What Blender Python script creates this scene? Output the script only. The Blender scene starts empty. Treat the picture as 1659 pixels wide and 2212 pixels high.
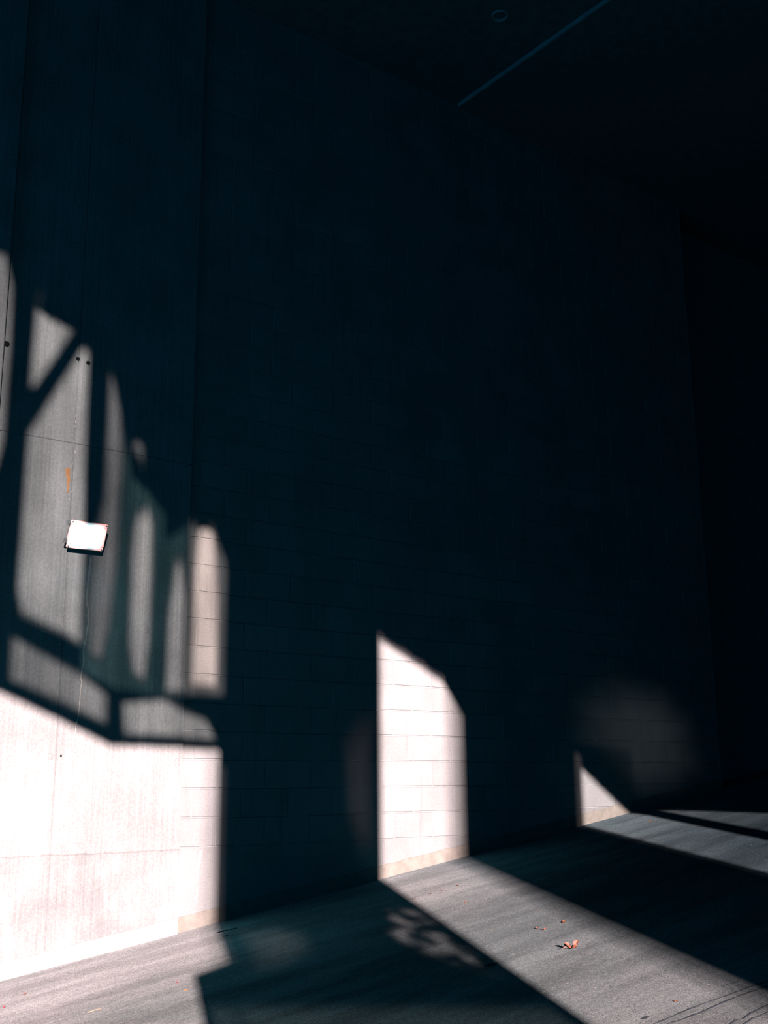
import bpy, bmesh, math, random
from mathutils import Vector, Matrix
C = bpy.context.scene.collection
SC = bpy.context.scene
random.seed(7)

# ------------------------------------------------------------------ camera
CAM = Vector((-4.0067, -7.4827, 0.4137))
YAW, PITCH, ROLL, FPX = 0.655615, 0.235672, -0.008245, 2462.3
fw = Vector((math.sin(YAW)*math.cos(PITCH), math.cos(YAW)*math.cos(PITCH), math.sin(PITCH)))
rt = Vector((math.cos(YAW), -math.sin(YAW), 0)); up = rt.cross(fw)
r2 = math.cos(ROLL)*rt + math.sin(ROLL)*up; u2 = math.cos(ROLL)*up - math.sin(ROLL)*rt
cd = bpy.data.cameras.new('camera'); cam = bpy.data.objects.new('camera', cd); C.objects.link(cam)
cd.sensor_fit = 'VERTICAL'; cd.sensor_height = 24; cd.lens = FPX/2212*24; cd.clip_end = 200
cam.matrix_world = Matrix(((r2.x, u2.x, -fw.x, CAM.x), (r2.y, u2.y, -fw.y, CAM.y), (r2.z, u2.z, -fw.z, CAM.z), (0, 0, 0, 1)))
SC.camera = cam

# ------------------------------------------------------------------ light
SUN_AZ, SUN_EL = math.radians(25.5), math.radians(12.0)
TA, TE = math.tan(SUN_AZ), math.tan(SUN_EL)/math.cos(SUN_AZ)
to_sun = Vector((-math.sin(SUN_AZ)*math.cos(SUN_EL), -math.cos(SUN_AZ)*math.cos(SUN_EL), math.sin(SUN_EL)))
sd = bpy.data.lights.new('sun', 'SUN'); sd.energy = 262; sd.color = (1.0, 0.192, 0.155); sd.angle = math.radians(0.5)
so = bpy.data.objects.new('sun', sd); C.objects.link(so)
so.rotation_euler = to_sun.to_track_quat('Z', 'Y').to_euler(); so.location = (-8, -14, 6)
w = bpy.data.worlds.new('sky'); SC.world = w; w.use_nodes = True
bgn = w.node_tree.nodes['Background']; bgn.inputs[0].default_value = (0.02, 0.55, 1.0, 1); bgn.inputs[1].default_value = 1.5
SC.view_settings.view_transform = 'Standard'; SC.view_settings.look = 'None'
SC.view_settings.exposure = 0.0; SC.view_settings.gamma = 1.0; SC.view_settings.use_curve_mapping = False

# ------------------------------------------------------------------ helpers
def link(name, me, mat=None, parent=None):
    o = bpy.data.objects.new(name, me); C.objects.link(o)
    if mat and me: me.materials.append(mat)
    if parent: o.parent = parent
    return o
def from_bm(name, bm, mat=None, parent=None, smooth=False):
    me = bpy.data.meshes.new(name); bmesh.ops.recalc_face_normals(bm, faces=bm.faces); bm.to_mesh(me); bm.free()
    if smooth:
        for f in me.polygons: f.use_smooth = True
    return link(name, me, mat, parent)
def box(bm, lo, hi, bev=0.0, seg=2):
    r = bmesh.ops.create_cube(bm, size=1.0)
    vs = r['verts']
    for v in vs:
        v.co = Vector([lo[i] + (v.co[i]+0.5)*(hi[i]-lo[i]) for i in range(3)])
    if bev > 0:
        es = list({e for v in vs for e in v.link_edges})
        bmesh.ops.bevel(bm, geom=es, offset=bev, segments=seg, affect='EDGES')
def struct(o): o['kind'] = 'structure'; return o
def tag(o, label, cat, group=None):
    o['label'] = label; o['category'] = cat
    if group: o['group'] = group
    return o
FM, FC = 0.148851, -0.552081
def fz(x): return FM*x + FC            # the ramp floor rises along the block wall

class NT:
    def __init__(s, name):
        s.m = bpy.data.materials.new(name); s.m.use_nodes = True
        s.t = s.m.node_tree; s.n = s.t.nodes; s.l = s.t.links
        s.b = s.n['Principled BSDF']
        s.tc = s.n.new('ShaderNodeTexCoord')
    def mp(s, scale=(1, 1, 1), loc=(0, 0, 0), rot=(0, 0, 0)):
        m = s.n.new('ShaderNodeMapping'); m.inputs['Scale'].default_value = scale; m.inputs['Location'].default_value = loc; m.inputs['Rotation'].default_value = rot
        s.l.new(s.tc.outputs['Object'], m.inputs['Vector']); return m.outputs[0]
    def noise(s, scale, detail=4, rough=0.55, vec=None, out='Fac'):
        n = s.n.new('ShaderNodeTexNoise'); n.inputs['Scale'].default_value = scale; n.inputs['Detail'].default_value = detail; n.inputs['Roughness'].default_value = rough
        s.l.new(vec if vec else s.tc.outputs['Object'], n.inputs['Vector']); return n.outputs[out]
    def mr(s, v, a, b, c=0, d=1, smooth=True):
        n = s.n.new('ShaderNodeMapRange'); n.interpolation_type = 'SMOOTHSTEP' if smooth else 'LINEAR'
        for i, x in enumerate((a, b, c, d)): n.inputs[i+1].default_value = x
        s.l.new(v, n.inputs[0]); return n.outputs[0]
    def math(s, op, a, b=None):
        n = s.n.new('ShaderNodeMath'); n.operation = op
        for i, x in enumerate((a, b)):
            if x is None: continue
            if isinstance(x, (int, float)): n.inputs[i].default_value = x
            else: s.l.new(x, n.inputs[i])
        return n.outputs[0]
    def mix(s, f, a, b, mode='MIX'):
        n = s.n.new('ShaderNodeMix'); n.data_type = 'RGBA'; n.blend_type = mode
        for i, x in ((0, f), (6, a), (7, b)):
            if isinstance(x, (int, float)): n.inputs[i].default_value = x
            elif isinstance(x, tuple): n.inputs[i].default_value = x if len(x) == 4 else (*x, 1)
            else: s.l.new(x, n.inputs[i])
        return n.outputs[2]
    def scl(s, col, f):                  # colour times a scalar
        n = s.n.new('ShaderNodeVectorMath'); n.operation = 'SCALE'
        s.l.new(col, n.inputs[0])
        if isinstance(f, (int, float)): n.inputs['Scale'].default_value = f
        else: s.l.new(f, n.inputs['Scale'])
        return n.outputs[0]
    def xyz(s):
        n = s.n.new('ShaderNodeSeparateXYZ'); s.l.new(s.tc.outputs['Object'], n.inputs[0]); return n.outputs
    def bump(s, h, strength, dist, prev=None):
        n = s.n.new('ShaderNodeBump'); n.inputs['Strength'].default_value = strength; n.inputs['Distance'].default_value = dist
        s.l.new(h, n.inputs['Height'])
        if prev: s.l.new(prev, n.inputs['Normal'])
        return n.outputs[0]
    def out(s, col=None, rough=0.85, normal=None, spec=0.3):
        if col is not None:
            if isinstance(col, tuple): s.b.inputs['Base Color'].default_value = (*col, 1)
            else: s.l.new(col, s.b.inputs['Base Color'])
        if isinstance(rough, (int, float)): s.b.inputs['Roughness'].default_value = rough
        else: s.l.new(rough, s.b.inputs['Roughness'])
        s.b.inputs['Specular IOR Level'].default_value = spec; s.b.inputs['Specular Tint'].default_value = (.25, .7, .85, 1)
        if normal: s.l.new(normal, s.b.inputs['Normal'])
        return s.m

WALL = (0.018, 0.076, 0.092)
def block_mat():
    s = NT('painted block')
    br = s.n.new('ShaderNodeTexBrick')
    br.offset = 0.5; br.offset_frequency = 2
    br.inputs['Scale'].default_value = 1; br.inputs['Brick Width'].default_value = .4064; br.inputs['Row Height'].default_value = .2032
    br.inputs['Mortar Size'].default_value = 0.0; br.inputs['Bias'].default_value = 0
    br.inputs['Color1'].default_value = (*[c*0.93 for c in WALL], 1); br.inputs['Color2'].default_value = (*[c*1.06 for c in WALL], 1)
    s.l.new(s.mp(rot=(-math.pi/2, 0, 0)), br.inputs['Vector'])
    # brick texture reads x,y: turn z into y
    cx = s.n.new('ShaderNodeCombineXYZ'); x, y, z = s.xyz(); s.l.new(x, cx.inputs[0]); s.l.new(z, cx.inputs[1]); s.l.new(cx.outputs[0], br.inputs['Vector'])
    below = s.mr(z, -0.004, 0.0, smooth=False)
    base = s.mix(below, tuple(c*0.92 for c in WALL), br.outputs[0])
    big = s.mr(s.noise(1.7, 5), .3, .7, .88, 1.1); fine = s.mr(s.noise(90, 3), .3, .7, .90, 1.08)
    col = s.scl(s.scl(base, big), fine)
    pits = s.mr(s.noise(26, 2, .5), .20, .27, .45, 1.0)
    col = s.scl(col, pits)
    v = s.mp(scale=(14, 1, 0.9)); drip = s.mr(s.noise(1.0, 4, .6, v), .30, .45, .86, 1.0)
    col = s.scl(col, drip)
    nb = s.bump(s.noise(140, 4, .7), .35, .004); nb = s.bump(s.noise(18, 4), .2, .006, nb)
    return s.out(col, .9, nb, 0)
def mortar_mat():
    s = NT('mortar joint'); f = s.mr(s.noise(9, 3), .35, .65, .55, 1.15)
    rgb = s.mix(f, tuple(c*.55 for c in WALL), tuple(c*1.1 for c in WALL))
    return s.out(rgb, .95, s.bump(s.noise(160, 3), .4, .003), 0)
def cast_mat():
    s = NT('cast concrete'); x, y, z = s.xyz()
    v = s.mp(scale=(52, 1, 1.1)); streak = s.mr(s.noise(1.0, 5, .65, v), .28, .72, .87, 1.09)
    big = s.mr(s.noise(2.1, 5), .3, .7, .86, 1.12); fine = s.mr(s.noise(60, 4, .7), .3, .7, .86, 1.1)
    pits = s.mr(s.noise(34, 2, .5), .19, .25, .35, 1.0)
    col = s.mix(0.0, WALL, WALL)
    for q in (streak, big, fine, pits): col = s.scl(col, q)
    # ragged cold joint near the foot, and rougher concrete below it
    wob = s.math('ADD', z, s.math('MULTIPLY', s.math('SUBTRACT', s.noise(5, 5, .7), .5), .05))
    d = s.math('ABSOLUTE', s.math('ADD', wob, .012)); line = s.mr(d, .001, .008, .80, 1.0)
    low = s.mr(wob, -.03, 0.0, 0, 1); stain = s.mr(s.noise(6.5, 6, .7), .42, .62, .90, 1.0)
    lowf = s.math('MAXIMUM', low, stain)
    col = s.scl(s.scl(col, line), lowf)
    rust = s.mr(s.noise(8, 3), .62, .70)
    nb = s.bump(s.noise(120, 4, .7), .3, .003); nb = s.bump(s.noise(1.0, 4, .6, v), .25, .004, nb)
    return s.out(col, .88, nb, 0)
def floor_mat():
    s = NT('ramp concrete'); x, y, z = s.xyz()
    v = s.mp(scale=(.55, 3.2, 1), rot=(0, 0, math.radians(-4))); drift = s.mr(s.noise(1.3, 6, .6, v), .3, .7, .72, 1.22)
    grain = s.mr(s.noise(170, 3, .8), .30, .70, .42, 1.60); g2 = s.mr(s.noise(45, 3, .7), .3, .7, .85, 1.12)
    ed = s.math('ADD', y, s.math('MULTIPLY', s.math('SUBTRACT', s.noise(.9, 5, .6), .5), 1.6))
    near = s.mix(s.mr(x, -.5, 4.2), (.037, .145, .174), (.012, .062, .082))      # light put into the colour: wall bounce paler here, weaker sun darker up the ramp
    far = s.mix(s.mr(x, -1.0, 4.2), (.0165, .074, .090), (.0028, .018, .027))     # painted darker where the wall's bounced light falls off
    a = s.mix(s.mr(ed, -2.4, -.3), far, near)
    col = a
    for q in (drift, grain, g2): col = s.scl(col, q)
    sp = s.mr(s.noise(75, 1, .5), .71, .75, 0, .5); col = s.mix(sp, col, (0.0480, .17, .20))
    nb = s.bump(s.noise(150, 4, .8), .8, .006); nb = s.bump(s.noise(1.3, 6, .6, v), .4, .02, nb)
    rough = s.mr(s.noise(1.3, 6, .6, v), .3, .7, .55, .38)
    return s.out(col, rough, nb, 0)
def plain(name, col, rough=.85, bumps=None, spec=0, metal=0, var=.12):
    s = NT(name); f = s.mr(s.noise(12, 4), .3, .7, 1-var, 1+var); c = s.mix(0.0, col, col); c = s.scl(c, f)
    nb = s.bump(s.noise(*bumps[:2]), bumps[2], bumps[3]) if bumps else None
    m = s.out(c, rough, nb, spec); s.b.inputs['Metallic'].default_value = metal; return m
def glass(name, t, streaky=False):  # material of the added, unseen sun filters
    """unseen, made-up pane: lets through the share t of the light, with streaks to break up the sunlight"""
    m = bpy.data.materials.new(name); m.use_nodes = True; n = m.node_tree.nodes; l = m.node_tree.links
    n.clear(); o = n.new('ShaderNodeOutputMaterial'); tr = n.new('ShaderNodeBsdfTransparent'); gl = n.new('ShaderNodeBsdfGlossy'); gl.inputs['Roughness'].default_value = .1
    gl.inputs['Color'].default_value = (.02, .03, .03, 1)
    ad = n.new('ShaderNodeAddShader'); l.new(tr.outputs[0], ad.inputs[0]); l.new(gl.outputs[0], ad.inputs[1]); l.new(ad.outputs[0], o.inputs[0])
    t = tuple(math.sqrt(min(1, c*.97)) for c in t)      # light crosses both faces of the pane
    if streaky:
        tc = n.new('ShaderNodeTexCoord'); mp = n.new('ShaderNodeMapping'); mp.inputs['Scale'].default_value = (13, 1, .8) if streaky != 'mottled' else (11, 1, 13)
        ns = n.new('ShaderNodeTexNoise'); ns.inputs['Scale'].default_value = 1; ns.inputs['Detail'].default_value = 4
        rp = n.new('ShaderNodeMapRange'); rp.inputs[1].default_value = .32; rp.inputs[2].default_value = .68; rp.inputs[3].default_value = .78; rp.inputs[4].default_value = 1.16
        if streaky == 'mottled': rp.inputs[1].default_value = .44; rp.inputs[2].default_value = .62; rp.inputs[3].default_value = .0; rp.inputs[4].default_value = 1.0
        vm = n.new('ShaderNodeVectorMath'); vm.operation = 'SCALE'; vm.inputs[0].default_value = t
        l.new(tc.outputs['Object'], mp.inputs[0]); l.new(mp.outputs[0], ns.inputs['Vector']); l.new(ns.outputs['Fac'], rp.inputs[0]); l.new(rp.outputs[0], vm.inputs['Scale'])
        l.new(vm.outputs[0], tr.inputs[0])
    else: tr.inputs[0].default_value = (*t, 1)
    return m
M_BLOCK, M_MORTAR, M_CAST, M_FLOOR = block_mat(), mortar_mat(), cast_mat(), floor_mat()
M_CEIL = plain('ceiling concrete', (0.0120, .05, .065), .9, (30, 4, .3, .005))
M_STRIP = plain('bare tan concrete', (.0155, .059, .063), .9, (60, 4, .4, .004))
M_STRIPL = plain('bare pale concrete', (0.0198, .083, .098), .9, (60, 4, .4, .004))
M_DARK = plain('dark concrete', (0.0060, .028, .036), .95)

# ------------------------------------------------------------------ the room
XB0, XB1 = -0.100, 6.10
def block_wall():
    bm = bmesh.new(); H, W, g, ch, dp = .2032, .4064, .0045, .0035, .0065
    for r in range(0, 37):
        off = 0 if r % 2 else H
        z0, z1 = r*H + g, (r+1)*H - g
        k = -2
        while True:
            x0, x1 = off + k*W + g, off + (k+1)*W - g; k += 1
            if x0 > XB1: break
            x0, x1 = max(x0, XB0), min(x1, XB1)
            if x1 - x0 < .03: continue
            y = random.uniform(-.0008, .0008)
            A = [bm.verts.new(c) for c in ((x0, dp, z0), (x1, dp, z0), (x1, dp, z1), (x0, dp, z1))]
            B = [bm.verts.new(c) for c in ((x0+ch, y, z0+ch), (x1-ch, y, z0+ch), (x1-ch, y, z1-ch), (x0+ch, y, z1-ch))]
            bm.faces.new(B)
            for i in range(4): bm.faces.new((A[i], A[(i+1) % 4], B[(i+1) % 4], B[i]))
    for f in bm.faces: pass
    # smooth footing below the first course
    box(bm, (XB0, 0.0005, -1.2), (XB1, .20, -.0035), .002, 1)
    o = from_bm('wall_back', bm, M_BLOCK); return struct(o)
wb = block_wall()
bm = bmesh.new(); box(bm, (XB0-.05, .0055, -.01), (XB1-.002, .20, 7.6)); from_bm('mortar', bm, M_MORTAR, wb)

# cast concrete wall at the left: panels with open joints between them
bm = bmesh.new(); zs = [-1.4, 2.783, 7.6]; xs = [-1.585, -1.036, -.100]
for i in range(2):
    for j in range(2):
        box(bm, (xs[i]+.002, -.030, zs[j]+.0025), (xs[i+1]-(.002 if i == 0 else 0), .20, zs[j+1]-.0025), .003, 2)
box(bm, (-1.55, -.024, -1.4), (-.13, .18, 7.5))
wl = struct(from_bm('wall_left', bm, M_CAST))
bm = bmesh.new(); box(bm, (-9.0, -.075, -2.4), (-1.590, .25, 7.6), .006, 2)
wl2 = struct(from_bm('wall_far_left', bm, M_CAST))
# form-tie holes, plugs and marks on the cast wall
def ring(name, x, z, r, mat, depth=.0015, y=-.0302, inner=0.0, parent=wl):
    bm = bmesh.new(); N = 20
    outer = [bm.verts.new((x + r*math.cos(2*math.pi*i/N)*(1+.08*math.sin(3*i)), y, z + r*math.sin(2*math.pi*i/N))) for i in range(N)]
    if inner > 0:
        inn = [bm.verts.new((x + inner*math.cos(2*math.pi*i/N), y-depth, z + inner*math.sin(2*math.pi*i/N))) for i in range(N)]
        for i in range(N): bm.faces.new((outer[i], outer[(i+1) % N], inn[(i+1) % N], inn[i]))
    else:
        inn = [bm.verts.new((x + r*.8*math.cos(2*math.pi*i/N), y-depth, z + r*.8*math.sin(2*math.pi*i/N))) for i in range(N)]
        for i in range(N): bm.faces.new((outer[i], outer[(i+1) % N], inn[(i+1) % N], inn[i]))
        bm.faces.new(inn)
    return from_bm(name, bm, mat, parent, False)
M_HOLE = plain('tie hole shade', (.001, .005, .006), 1.0, spec=0)
M_PALE = plain('lime deposit', (0.0330, .125, .14), .9, spec=.1)
M_RUST = plain('rust stain', (0.0270, .055, .03), .9, spec=.1)
for x, z, r in ((-1.57+.01, 3.41, .022), (-1.041, 3.418, .015), (-.963, 3.404, .016), (-1.00, .624, .008)):
    ring('tie_hole', x, z, r, M_HOLE)['label'] = 'dark round form tie hole'
for x, z, r in ((-1.083, .623, .030), (-.428, 1.506, .028)):
    ring('patched_tie_hole', x, z, r, M_CAST, .004, inner=r*.6)
# lime crumbs on the vertical panel joint
bm = bmesh.new()
for i in range(46):
    z = random.choice((random.uniform(2.3, 3.2), random.uniform(.3, 2.0), random.uniform(2.6, 3.1))); x = -1.036 + random.gauss(0, .006) + (random.uniform(-.03, .06) if random.random() < .2 else 0)
    bmesh.ops.create_icosphere(bm, subdivisions=1, radius=random.uniform(.0015, .0042), matrix=Matrix.Translation((x, -.030, z)) @ Matrix.Diagonal((1, .5, random.uniform(1, 3), 1)))
from_bm('lime_crumbs', bm, M_PALE, wl)['kind'] = 'stuff'
# pale drip running down from the lamp
pts = [(-0.867, 1.985), (-0.872, 1.836), (-0.878, 1.705), (-0.863, 1.609), (-0.858, 1.528), (-0.868, 1.399), (-0.879, 1.351), (-0.876, 1.256), (-0.89, 1.145), (-0.882, 1.114), (-0.887, 1.035), (-0.89, 0.911), (-0.905, 0.833), (-0.912, 0.725), (-0.908, 0.604)]
def ribbon(path, wfun, lift, place, sub=6):
    bm = bmesh.new(); prev = None; P = []
    for (a, b) in zip(path, path[1:]):
        for i in range(sub): t = i/sub; P.append((a[0]+(b[0]-a[0])*t, a[1]+(b[1]-a[1])*t))
    P.append(path[-1])
    for i, p in enumerate(P):
        q = P[min(i+1, len(P)-1)]; o = P[max(i-1, 0)]; d = Vector((q[0]-o[0], q[1]-o[1])).normalized(); n = Vector((-d.y, d.x))
        w = wfun(i/len(P)) * random.uniform(.65, 1.35); j = random.uniform(-.15, .15)*w
        vs = [bm.verts.new(place(p[0]+n.x*s, p[1]+n.y*s, lift*k)) for s, k in ((-w/2+j, 0), (j, 1), (w/2+j, 0))]
        if prev:
            for k in range(2): bm.faces.new((prev[k], prev[k+1], vs[k+1], vs[k]))
        prev = vs
    return bm
bm = ribbon(pts, lambda t: .017*(1-.6*t), .003, lambda a, b, h: (a, -.0302-h, b))
from_bm('lime_drip', bm, M_PALE, wl)['label'] = 'pale lime drip'
bm = ribbon([(-1.066, 2.60), (-1.060, 2.50), (-1.058, 2.42)], lambda t: .03*(1-.8*t), .001, lambda a, b, h: (a, -.0302-h, b))
from_bm('rust_stain', bm, M_RUST, wl)['label'] = 'rust brown stain'
# pale patches and a scuff on the block wall
bm = ribbon([(0.085, -.02), (.07, -.12), (.06, -.22), (.065, -.38)], lambda t: .02*(1-.7*t), .001, lambda a, b, h: (a, -.0006-h, b))
from_bm('lime_drip', bm, M_PALE, wb)

# strip of bare concrete along the foot of both walls
bm = bmesh.new(); N = 60
def strip(bm, x0, x1, y, h, N):
    prev = None
    for i in range(N+1):
        x = x0+(x1-x0)*i/N; hh = h + random.uniform(-.003, .003)
        vs = [bm.verts.new((x, y, fz(x)-.05)), bm.verts.new((x, y, fz(x)+hh)), bm.verts.new((x, y+.004, fz(x)+hh+.001))]
        if prev:
            for k in range(2): bm.faces.new((prev[k], vs[k], vs[k+1], prev[k+1]))
        prev = vs
strip(bm, XB0, XB1, -.0035, .100, 90); struct(from_bm('baseboard_back', bm, M_STRIP))
bm = bmesh.new(); strip(bm, -1.585, -.0995, -.0345, .106, 30); struct(from_bm('baseboard_left', bm, M_STRIPL))

# ramp floor
bm = bmesh.new(); X0, X1, Y0, Y1 = -16, 14, -9.6, 3.2
NX, NY = 60, 26; g = [[bm.verts.new((X0+(X1-X0)*i/NX, Y0+(Y1-Y0)*j/NY, fz(X0+(X1-X0)*i/NX))) for j in range(NY+1)] for i in range(NX+1)]
for i in range(NX):
    for j in range(NY): bm.faces.new((g[i][j], g[i+1][j], g[i+1][j+1], g[i][j+1]))
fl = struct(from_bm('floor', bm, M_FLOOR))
M_SEAL = plain('crack sealant', (.004, .020, .028), .7, (60, 3, .5, .004))
M_STAIN = plain('oil stain', (.004, .020, .026), .6)
def onfloor(a, b, h): return (a, b, fz(a)+.0008+h)
for path, wd in (([(-0.066, -4.117), (-0.026, -4.118), (0.084, -4.123), (0.149, -4.125), (0.258, -4.131), (0.363, -4.147), (0.442, -4.159), (0.528, -4.167), (0.674, -4.191), (0.85, -4.222)], .011),
                 ([(-0.048, -4.162), (0.001, -4.169), (0.108, -4.189), (0.226, -4.196), (0.317, -4.197), (0.437, -4.207), (0.515, -4.216), (0.616, -4.231), (0.795, -4.257)], .012),
                 ([(0.071, -4.394), (0.12, -4.389), (0.166, -4.379), (0.194, -4.395), (0.274, -4.382), (0.334, -4.381), (0.387, -4.384), (0.544, -4.395)], .013),
                 ([(0.084, -4.44), (0.146, -4.437), (0.217, -4.425), (0.255, -4.435), (0.31, -4.435), (0.464, -4.446)], .012),
                 ([(0.528, -4.056), (0.577, -4.071), (0.63, -4.075)], .008)):
    from_bm('crack_seal', ribbon(path, lambda t, wd=wd: wd, .001, onfloor, 4), M_SEAL, fl)['label'] = 'dark sealed floor crack'
for x, y, a, b in ((.092, -.314, .10, .022), (.17, -.33, .06, .018), (.028, -.478, .05, .014), (.313, -2.754, .08, .035), (.016, -4.032, .05, .014)):
    bm = bmesh.new(); N = 22
    vs = [bm.verts.new(onfloor(x + a*.5*math.cos(2*math.pi*i/N)*random.uniform(.75, 1.2), y + b*math.sin(2*math.pi*i/N)*random.uniform(.7, 1.2), 0)) for i in range(N)]
    bm.faces.new(vs); from_bm('oil_stain', bm, M_STAIN, fl)

# ceiling: main slab, the edge of a lower slab across it, a round drain cover
ZC = 6.956
bm = bmesh.new(); box(bm, (-16, -9.6, ZC), (2.70, 3.2, ZC+.25)); box(bm, (2.71, -9.6, ZC-.035), (14, 3.2, ZC+.25)); cl = struct(from_bm('ceiling', bm, M_CEIL))
M_EDGE = plain('pale slab edge', (.02, .12, .15), .8)
bm = bmesh.new(); box(bm, (2.690, -9.5, ZC-.037), (2.712, -.02, ZC+.004), .004, 2); struct(from_bm('trim_1', bm, M_EDGE))
# the rest of the shell: recess right of the block wall, far walls
bm = bmesh.new(); box(bm, (XB1, .0, -1.0), (XB1+.02, 3.2, ZC)); box(bm, (6.0, .35, -1), (14, .55, 7.2)); struct(from_bm('wall_recess', bm, plain('recess concrete', (.018, .085, .105), .95)))
bm = bmesh.new(); box(bm, (13.8, -9.6, 0), (14, 3.2, 7.2)); struct(from_bm('wall_right', bm, M_DARK))

# ------------------------------------------------------------------ street side, unseen: wall and filters added to shape the sunlight
YB = 9.0
def bp(p, d=0.0): return (p[0]-(YB+d)*TA, p[1]+(YB+d)*TE)       # where the sun ray that lands at wall point p crosses the unseen sun mask
def saw(a, b, pitch=.03, amp=.12, dirn=(0, 1)):
    n = max(2, int(math.hypot(b[0]-a[0], b[1]-a[1])/pitch)); out = []
    for i in range(n):
        t0, t1 = i/n, (i+.5)/n; k = random.uniform(.6, 1.25)
        out.append((a[0]+(b[0]-a[0])*t0, a[1]+(b[1]-a[1])*t0))
        out.append((a[0]+(b[0]-a[0])*t1+dirn[0]*amp*k, a[1]+(b[1]-a[1])*t1+dirn[1]*amp*k))
    out.append(b); return out
O1 = [(-.02, -3.6), (-.02, -.93), (.20, -.88), (.27, -.88), (.27, .55), (.215, .56), (.215, .665)] + saw((.20, .665), (-.64, .68), .03, .05) + saw((-.66, .69), (-1.02, .845), .03, .05) + saw((-1.02, .845), (-1.425, 1.01), .03, .05) + [(-3.2, 1.74), (-3.2, -3.6)]
O2 = [(1.685, -3.6), (1.685, 1.58)] + saw((1.685, 1.58), (2.37, 1.26), .03, .20) + saw((2.372, 1.26), (2.59, .98), .03, .12) + [(2.592, -3.6)]
O3 = [(3.95, -4.2), (3.95, .70), (4.035, .66)] + saw((4.04, .54), (4.71, .08), .03, .10) + [(4.715, -4.2)]
O4 = [(4.93, -4.4), (4.93, .10)] + saw((4.95, .10), (7.4, -1.35), .04, .10) + [(7.4, -4.4)]
def inset(P, d):
    cx, cz = sum(p[0] for p in P)/len(P), sum(p[1] for p in P)/len(P); out = []
    for x, z in P:
        r = math.hypot(x-cx, z-cz); out.append((x-(x-cx)*min(.6, d/max(abs(x-cx), .35*r, 1e-4)), z-(z-cz)*min(.6, 1.6*d/max(r, 1e-4))))
    return out
def shrink(P, k):
    cx, cz = sum(p[0] for p in P)/len(P), sum(p[1] for p in P)/len(P)
    return [(x+(cx-x)*k, z+(cz-z)*k) for x, z in P]
PA = [(-1.595, 4.049), (-1.535, 3.853), (-1.515, 3.372), (-1.519, 2.698), (-1.605, 2.231), (-1.696, 2.218), (-1.83, 3.98)]
PB = [(-1.365, 3.12), (-1.362, 3.72), (-1.335, 3.90), (-1.30, 3.80), (-1.29, 3.70)] + saw((-1.28, 3.67), (-1.075, 3.62), .03, .06) + [(-1.072, 3.61), (-1.18, 3.40), (-1.346, 3.10)]
PC = [(-.985, 3.53), (-.946, 3.50), (-.935, 3.012), (-.925, 2.6), (-.90, 1.996), (-.885, 1.35), (-.976, 1.404), (-1.32, 1.528), (-1.36, 1.692), (-1.36, 2.331), (-1.359, 2.80), (-1.181, 3.153)]
PI = [(-1.376, 1.391), (-1.066, 1.252), (-.88, 1.17), (-.67, 1.02), (-.667, .828), (-.978, .948), (-1.368, 1.106)]
PJ = [(-.573, .984), (-.264, 1.03), (-.088, .958), (.10, .892), (.172, .777), (.182, .748), (-.551, .765)]
# cells of made-up dim filter, each with a clearer part in the middle
CD = [(-.875, 1.19), (-.60, 1.07), (-.577, 1.07), (-.577, 2.65)] + saw((-.577, 2.65), (-.785, 3.45), .035, .22)[:-1] + [(-.785, 3.5), (-.785, 2.42), (-.862, 2.1)]
KD = [(-.785+.01, 3.35), (-.72, 3.45), (-.70, 3.3), (-.675, 3.0), (-.66, 2.92), (-.64, 2.75), (-.648, 2.3), (-.66, 1.9), (-.69, 1.50), (-.74, 1.25), (-.82, 1.30), (-.85, 1.6), (-.84, 2.0), (-.775, 2.43)]
CF = [(-.574, 1.08), (-.30, 1.04), (-.292, 2.35)] + saw((-.292, 2.35), (-.574, 2.62), .035, .20)[:-1] + [(-.574, 2.62)]
KF = [(-.531, 2.236), (-.50, 2.38), (-.47, 2.33), (-.442, 2.43), (-.395, 2.30), (-.380, 1.887), (-.387, 1.383), (-.41, 1.136), (-.49, 1.18), (-.53, 1.372), (-.545, 2.037)]
CE = [(-.60+.03, 2.70), (-.48, 2.66), (-.485, 2.86), (-.53, 2.90), (-.57, 2.88)]
CG = [(-.289, 1.03), (-.086, 1.03), (-.084, 2.30)] + saw((-.084, 2.30), (-.289, 2.15), .03, .25)[:-1] + [(-.289, 2.15)]
KG = [(-.19, 2.05), (-.165, 2.00), (-.15, 2.10), (-.130, 1.92), (-.098, 1.743), (-.092, 1.068), (-.235, 1.062), (-.24, 1.62), (-.215, 1.83)]
CH = [(-.081, 1.07), (.24, 1.07), (.235, 2.0)] + saw((.225, 2.08), (.12, 2.30), .03, .14)[:-1] + saw((.12, 2.30), (-.081, 2.30), .03, .18)[:-1] + [(-.081, 2.30)]
KH = [(-.03, 1.12), (-.03, 2.0), (-.02, 2.24), (0.01, 2.38), (.05, 2.36), (.10, 2.34), (.15, 2.14), (.175, 1.75), (.17, 1.12)]
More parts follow.
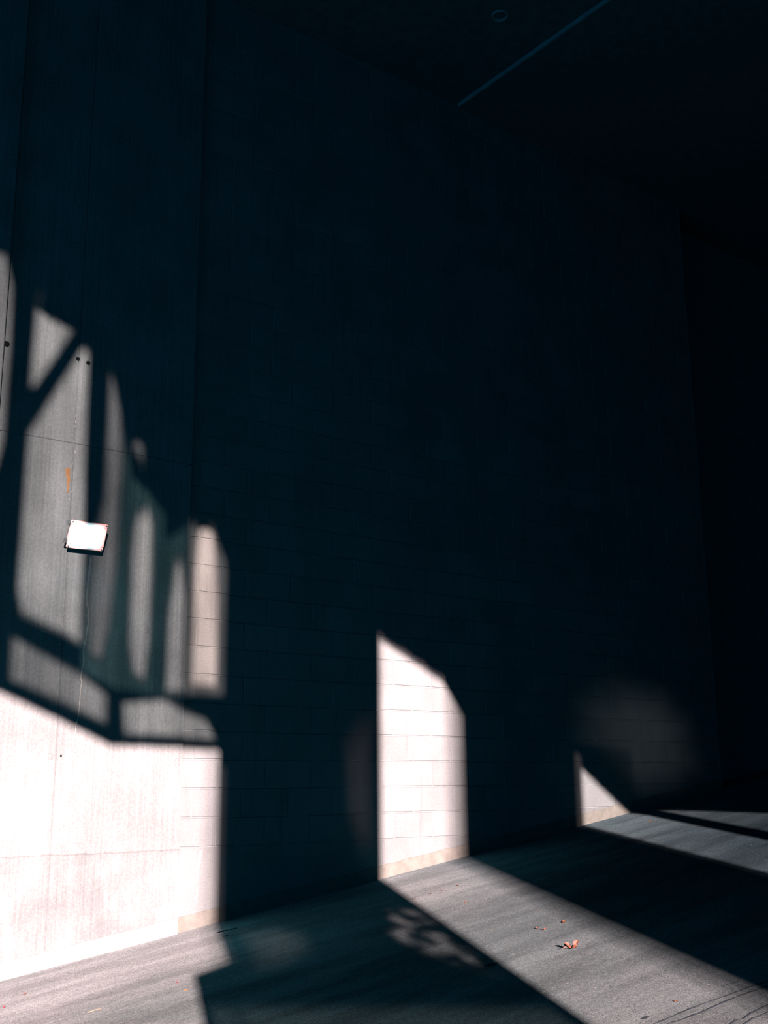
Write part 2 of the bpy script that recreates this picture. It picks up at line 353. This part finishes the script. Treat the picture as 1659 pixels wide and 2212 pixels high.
# added holes for the faint glow beside the sun patches
QL = [(1.28, .80), (1.45, 1.05), (1.66, 1.10), (1.66, -.20), (1.50, -.24), (1.33, .10)]
QR = [(3.80, .78), (3.85, 1.25), (4.5, 1.55), (5.4, 1.45), (5.85, 1.1), (5.98, .50), (5.5, .26), (4.84, .16), (4.55, .36), (4.10, .74)]
QF = [(.0, -1.10), (1.66, -1.37), (1.66, -3.4), (.0, -3.4)]
QG = [(.30, -.60), (.62, -.60), (.85, -.72), (.80, -.90), (.55, -1.0), (.30, -1.02)]
PK = [(1.34, -.74), (1.44, -.64), (1.56, -.60), (1.655, -.66), (1.66, -1.0), (1.655, -1.18), (1.60, -1.24), (1.50, -1.18), (1.36, -1.08), (1.28, -.95), (1.26, -.84)]
holes = [O1, O2, O3, O4, PA, PB, PC, PI, PJ, CD, CE, CF, CG, CH, QL, QR, QF, QG, PK]
def sheet(name, polys, y, thick, mat, parent=None):
    cu = bpy.data.curves.new(name, 'CURVE'); cu.dimensions = '2D'; cu.fill_mode = 'BOTH'; cu.extrude = thick/2
    for P in polys:
        sp = cu.splines.new('POLY'); sp.points.add(len(P)-1); sp.use_cyclic_u = True
        for i, p in enumerate(P): sp.points[i].co = (p[0], p[1], 0, 1)
    t = bpy.data.objects.new('tmp', cu); C.objects.link(t); bpy.context.view_layer.update()
    me = bpy.data.meshes.new_from_object(t.evaluated_get(bpy.context.evaluated_depsgraph_get())); me.name = name
    bpy.data.objects.remove(t); bpy.data.curves.remove(cu)
    me.transform(Matrix.Rotation(math.pi/2, 4, 'X')); me.transform(Matrix.Translation((0, y, 0)))
    me.materials.clear()
    return link(name, me, mat, parent)
outer = [(-16, -3.2), (14, -3.2), (14, 7.2), (-16, 7.2)]
ws = struct(sheet('wall_sun_mask', [outer] + [[bp(p) for p in h] for h in holes], -YB, .04, M_DARK))  # unseen mask, its holes cut to throw the sun patches
def rect(x0, x1, z0, z1): return [(x0, z0), (x1, z0), (x1, z1), (x0, z1)]
def filter_pane(idx, polys, t, streaky):
    o = sheet('sun_filter_%d' % idx, [[bp(p, .03) for p in h] for h in polys], -YB-.03, .004, glass('sun filter %d' % idx, t, streaky)); return struct(o)  # added out of view to dim the sun patch by patch
G0 = (.88, 1.0, 1.0)
def tint(k, g=G0): return tuple(k*c for c in g)
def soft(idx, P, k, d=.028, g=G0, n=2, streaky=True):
    """a pane whose rim is dimmer than its middle, to soften the edge of its light"""
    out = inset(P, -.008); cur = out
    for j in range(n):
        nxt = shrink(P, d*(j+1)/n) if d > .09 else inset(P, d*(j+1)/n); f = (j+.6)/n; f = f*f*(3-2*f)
        filter_pane(idx, [cur, nxt], tint(k*f, g), streaky); cur = nxt
    filter_pane(idx, [cur], tint(k, g), streaky)
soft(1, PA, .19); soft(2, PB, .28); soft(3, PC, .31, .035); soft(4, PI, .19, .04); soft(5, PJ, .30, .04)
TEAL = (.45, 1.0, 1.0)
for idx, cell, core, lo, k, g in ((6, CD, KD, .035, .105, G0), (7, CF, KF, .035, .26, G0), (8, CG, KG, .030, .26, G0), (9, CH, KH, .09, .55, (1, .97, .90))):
    filter_pane(idx, [inset(cell, -.008), inset(core, -.008)], tint(lo, TEAL if idx < 9 else G0), True); soft(idx, core, k, .03, g)
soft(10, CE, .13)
def strip_filter(idx, x0, x1, z0, z1, k, g=(1, 1, 1)): filter_pane(idx, [rect(x0, x1, z0, z1)], tint(k, g), False)  # added strips that step the sun down at patch edges
strip_filter(11, .205, .28, -.9, .60, .03); strip_filter(11, .145, .205, -3.6, .66, .60); strip_filter(11, .085, .145, -3.6, .66, .80)
strip_filter(12, 1.668, 1.728, -3.8, 1.9, .80); strip_filter(12, 2.37, 2.44, -3.8, 1.5, .70); strip_filter(12, 2.44, 2.512, -3.8, 1.4, .42); strip_filter(12, 2.512, 2.60, -3.8, 1.3, .20)
strip_filter(13, 3.9, 4.035, -4.4, .73, .035); strip_filter(13, 4.035, 4.74, -4.4, .73, .66, (.94, 1.0, 1.0)); strip_filter(13, 4.75, 7.5, -4.5, .3, .34, (.94, 1, 1))
for idx, P, k, g, d, n in ((14, QL, .014, (1, .9, .95), .8, 7), (15, QR, .014, (.72, 1, 1.02), .8, 9), (16, QF, .085, (.7, 1, 1), .10, 3), (17, QG, .055, (.8, 1, 1), .75, 6)): soft(idx, P, k, d, g, n, False)
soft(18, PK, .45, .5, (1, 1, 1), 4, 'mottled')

# ------------------------------------------------------------------ flood lamp
L = bpy.data.objects.new('flood_lamp', None); C.objects.link(L); L.location = (-.945, -.035, 2.115)
tag(L, 'glowing white rectangular flood lamp mounted on the cast concrete wall', 'lamp')
M_BODY = plain('grey lamp casting', (.26, .42, .44), .45, (80, 3, .2, .002), .5, .0)
M_STEEL = plain('lamp steel', (0.0360, .14, .16), .35, None, .5, .7)
em = bpy.data.materials.new('lit lamp glass'); em.use_nodes = True
pb = em.node_tree.nodes['Principled BSDF']; pb.inputs['Base Color'].default_value = (.8, .8, .8, 1); pb.inputs['Emission Color'].default_value = (1, .97, .96, 1); pb.inputs['Emission Strength'].default_value = 26
T = Matrix.Translation((0, -.085, 0)) @ Matrix.Rotation(math.radians(22), 4, 'X')   # tilted down
def part(name, build, mat, parent=None, mtx=T, smooth=False):
    bm = bmesh.new(); build(bm); bm.transform(mtx); o = from_bm(name, bm, mat, parent or L); return o
def housing(bm):
    box(bm, (-.125, -.012, -.088), (.125, .028, .088), .012, 3)
    for i in range(9): box(bm, (-.10+i*.025-.002, .026, -.07), (-.10+i*.025+.002, .046, .07), .001, 1)
hs = part('housing', housing, M_BODY)
def bezel(bm):
    for lo, hi in (((-.132, -.026, .070), (.132, -.008, .096)), ((-.132, -.026, -.096), (.132, -.008, -.070)), ((-.132, -.026, -.0705), (-.101, -.008, .0705)), ((.101, -.026, -.0705), (.132, -.008, .0705))): box(bm, lo, hi, .004, 2)
bz = part('bezel', bezel, M_BODY)
def screws(bm, x, z): bmesh.ops.create_cone(bm, cap_ends=True, segments=12, radius1=.006, radius2=.005, depth=.005, matrix=Matrix.Translation((x, -.028, z)) @ Matrix.Rotation(math.pi/2, 4, 'X'))
for x in (-.122, .122):
    for z in (-.086, .086): part('screw', lambda bm, x=x, z=z: screws(bm, x, z), M_STEEL, bz)
part('lens', lambda bm: box(bm, (-.1000, -.038, -.0690), (.1000, -.012, .0690), .009, 3), em)
def hinge(bm, z):
    box(bm, (-.150, -.020, z-.014), (-.128, .006, z+.014), .005, 2)
    bmesh.ops.create_cone(bm, cap_ends=True, segments=14, radius1=.008, radius2=.008, depth=.034, matrix=Matrix.Translation((-.146, -.007, z)))
for z in (.070, -.055): part('clasp', lambda bm, z=z: hinge(bm, z), M_STEEL)
def bracket(bm):
    box(bm, (-.05, .0, -.05), (.05, .005, .05), .002, 1)
    for s in (-.05, .045): box(bm, (s, -.075, -.014), (s+.005, .002, .014), .001, 1)
part('bracket', bracket, M_STEEL, mtx=Matrix.Identity(4))

# ------------------------------------------------------------------ ceiling ring
bm = bmesh.new(); N = 28; prev = None; first = None
for i in range(N):
    a = 2*math.pi*i/N
    vs = [bm.verts.new((2.117+r*math.cos(a), -1.243+r*math.sin(a), ZC-h)) for r, h in ((.052, 0), (.058, .012), (.068, .014), (.074, 0))]
    if prev:
        for k in range(3): bm.faces.new((prev[k], prev[k+1], vs[k+1], vs[k]))
    else: first = vs
    prev = vs
for k in range(3): bm.faces.new((prev[k], prev[k+1], first[k+1], first[k]))
tag(from_bm('ceiling_ring', bm, M_EDGE), 'faint round fitting on the dark ceiling left of the pale diagonal edge', 'fixture')

# ------------------------------------------------------------------ leaves and litter
M_L = [plain('salmon leaf', (0.0360, .045, .032), .6, None, .3, 0, .3), plain('orange leaf', (0.0390, .050, .018), .6, None, .3, 0, .3), plain('brown leaf', (0.0156, .026, .020), .7, None, .3, 0, .3), plain('dark red berry', (0.0150, .006, .012), .5, None, .3, 0, .2), plain('straw', (0.0330, .08, .06), .7, None, .3, 0, .2)]
def leaf_bm(size, lobes=5, curl=.5):
    bm = bmesh.new(); N = lobes*8; rings = []
    c = bm.verts.new((0, 0, .12*size))
    for rr in (.5, 1.0):
        ring_ = []
        for i in range(N):
            a = 2*math.pi*i/N; rad = size*(.34+.66*abs(math.cos(a*lobes/2))**.7)*rr*.5*random.uniform(.9, 1.1)
            ring_.append(bm.verts.new((rad*math.cos(a)*1.2, rad*math.sin(a)*.85, .12*size + curl*size*rr*rr*.5*(.55+.45*math.sin(2*a+1)))))
        rings.append(ring_)
    for i in range(N):
        j = (i+1) % N; bm.faces.new((c, rings[0][i], rings[0][j])); bm.faces.new((rings[0][i], rings[1][i], rings[1][j], rings[0][j]))
    bmesh.ops.solidify(bm, geom=bm.faces[:], thickness=.0009)
    return bm
def stem_bm(size):
    bm = bmesh.new(); prev = None
    for i in range(7):
        t = i/6; p = Vector((-size*(.1+.6*t), size*.12*math.sin(3*t), .14*size+.1*size*math.sin(2.4*t)))
        ring_ = [bm.verts.new(p+Vector((0, .0011*math.cos(a), .0011*math.sin(a)))) for a in (0, 2.1, 4.2)]
        if prev:
            for k in range(3): bm.faces.new((prev[k], prev[(k+1) % 3], ring_[(k+1) % 3], ring_[k]))
        prev = ring_
    return bm
def drop(o, x, y, rz): o.location = (x, y, fz(x)+.001); o.rotation_euler = (0, -math.atan(FM), rz)
GL = 'dry leaves scattered on the ramp'
# x, y, size, material, lobes, label
leaves = [
 (.713, -2.964, .075, 0, 5, 'largest salmon dry leaf, curled up on its tips in the middle light stripe'),
 (1.145, -2.49, .030, 1, 3, 'small bright orange leaf by the dark upper edge of the middle light stripe'),
 (.978, -2.441, .026, 0, 3, 'pinkish leaf with a dark shadow, left one of a touching pair'),
 (.967, -2.501, .028, 0, 4, 'dull salmon leaf, right one of a touching pair'),
 (.652, -3.094, .018, 4, 2, 'tiny pale flake just below the largest salmon leaf'),
 (.248, -4.02, .024, 1, 3, 'lone orange leaf near the sealed cracks in the lower right'),
 (4.248, -.594, .028, 1, 3, 'reddish leaf, left one of a pair in the farthest wide light stripe'),
 (4.272, -.640, .022, 0, 3, 'reddish leaf bit, right one of a pair in the farthest wide light stripe'),
 (3.907, -1.19, .018, 4, 2, 'pale ochre fleck in the farthest wide light stripe'),
 (3.526, -1.099, .020, 2, 3, 'brownish fleck near the shaded lower edge of the farthest wide light stripe'),
 (1.315, -1.426, .024, 1, 4, 'bright orange leaf alone in the middle light stripe, below the leaf crumbs'),
 (1.697, -.904, .024, 2, 4, 'brown leaf in the middle light stripe, nearest the doorway shaped patch on the right'),
 (1.427, -.923, .022, 0, 4, 'thin pink leaf crumb, left end of the crumbs in the middle light stripe'),
 (1.534, -.925, .022, 0, 4, 'thin pink leaf crumb, right end of the crumbs in the middle light stripe'),
 (1.268, -.936, .026, 2, 4, 'brown leaf on the left shadow edge of the middle light stripe'),
 (.857, -2.187, .013, 1, 3, 'orange speck below and left of the touching leaf pair'),
 (1.304, -2.129, .013, 1, 3, 'orange speck above the touching leaf pair'),
 (.066, -.938, .020, 1, 3, 'small tan leaf in the shade right of the left light patch'),
 (-1.36, -.56, .046, 0, 2, 'long reddish leaf clump at the far left near the wall foot'),
]
for x, y, s, m, lb, lab in leaves:
    o = from_bm('fallen_leaf', leaf_bm(s, lb, .9 if s > .05 else .55 if s > .025 else .3), M_L[m]); drop(o, x, y, random.uniform(0, 6.28)); tag(o, lab, 'leaf', GL)
    if x < -1.3: o.scale = (1, .35, .4); o.rotation_euler[2] = .2
    if s > .05:
        from_bm('stem', stem_bm(s), M_L[m], o)
bm = bmesh.new()
def twig(bm, p0, p1, r):
    d = Vector(p1)-Vector(p0); m = Matrix.Translation((Vector(p0)+Vector(p1))/2) @ d.to_track_quat('Z', 'Y').to_matrix().to_4x4()
    bmesh.ops.create_cone(bm, cap_ends=True, segments=8, radius1=r, radius2=r*.7, depth=d.length, matrix=m)
twig(bm, (-.035, 0, .003), (.01, .004, .006), .0022); twig(bm, (.01, .004, .006), (.035, .012, .004), .0018)
o = from_bm('twig', bm, M_L[4]); drop(o, -1.273, -1.37, -.25); tag(o, 'straw coloured twig on the bright floor at the lower left', 'twig')
bm = bmesh.new(); twig(bm, (-.014, 0, .003), (.014, .004, .004), .002)
o = from_bm('twig', bm, M_L[1]); drop(o, -.801, -1.502, -.1); tag(o, 'short orange twig left of the notched shadow edge on the floor', 'twig')
for x, y, r, lab in ((-.749, -1.293, .0045, 'dark red berry on the bright floor above the short orange twig'), (-1.535, -.741, .006, 'dark red berry at the far left edge of the bright floor')):
    bm = bmesh.new(); bmesh.ops.create_uvsphere(bm, u_segments=12, v_segments=8, radius=r, matrix=Matrix.Translation((0, 0, r))); bmesh.ops.create_cone(bm, cap_ends=True, segments=6, radius1=.0006, radius2=.0006, depth=.006, matrix=Matrix.Translation((0, 0, 2*r+.002)))
    o = from_bm('berry', bm, M_L[3], smooth=True); drop(o, x, y, 0); tag(o, lab, 'berry')
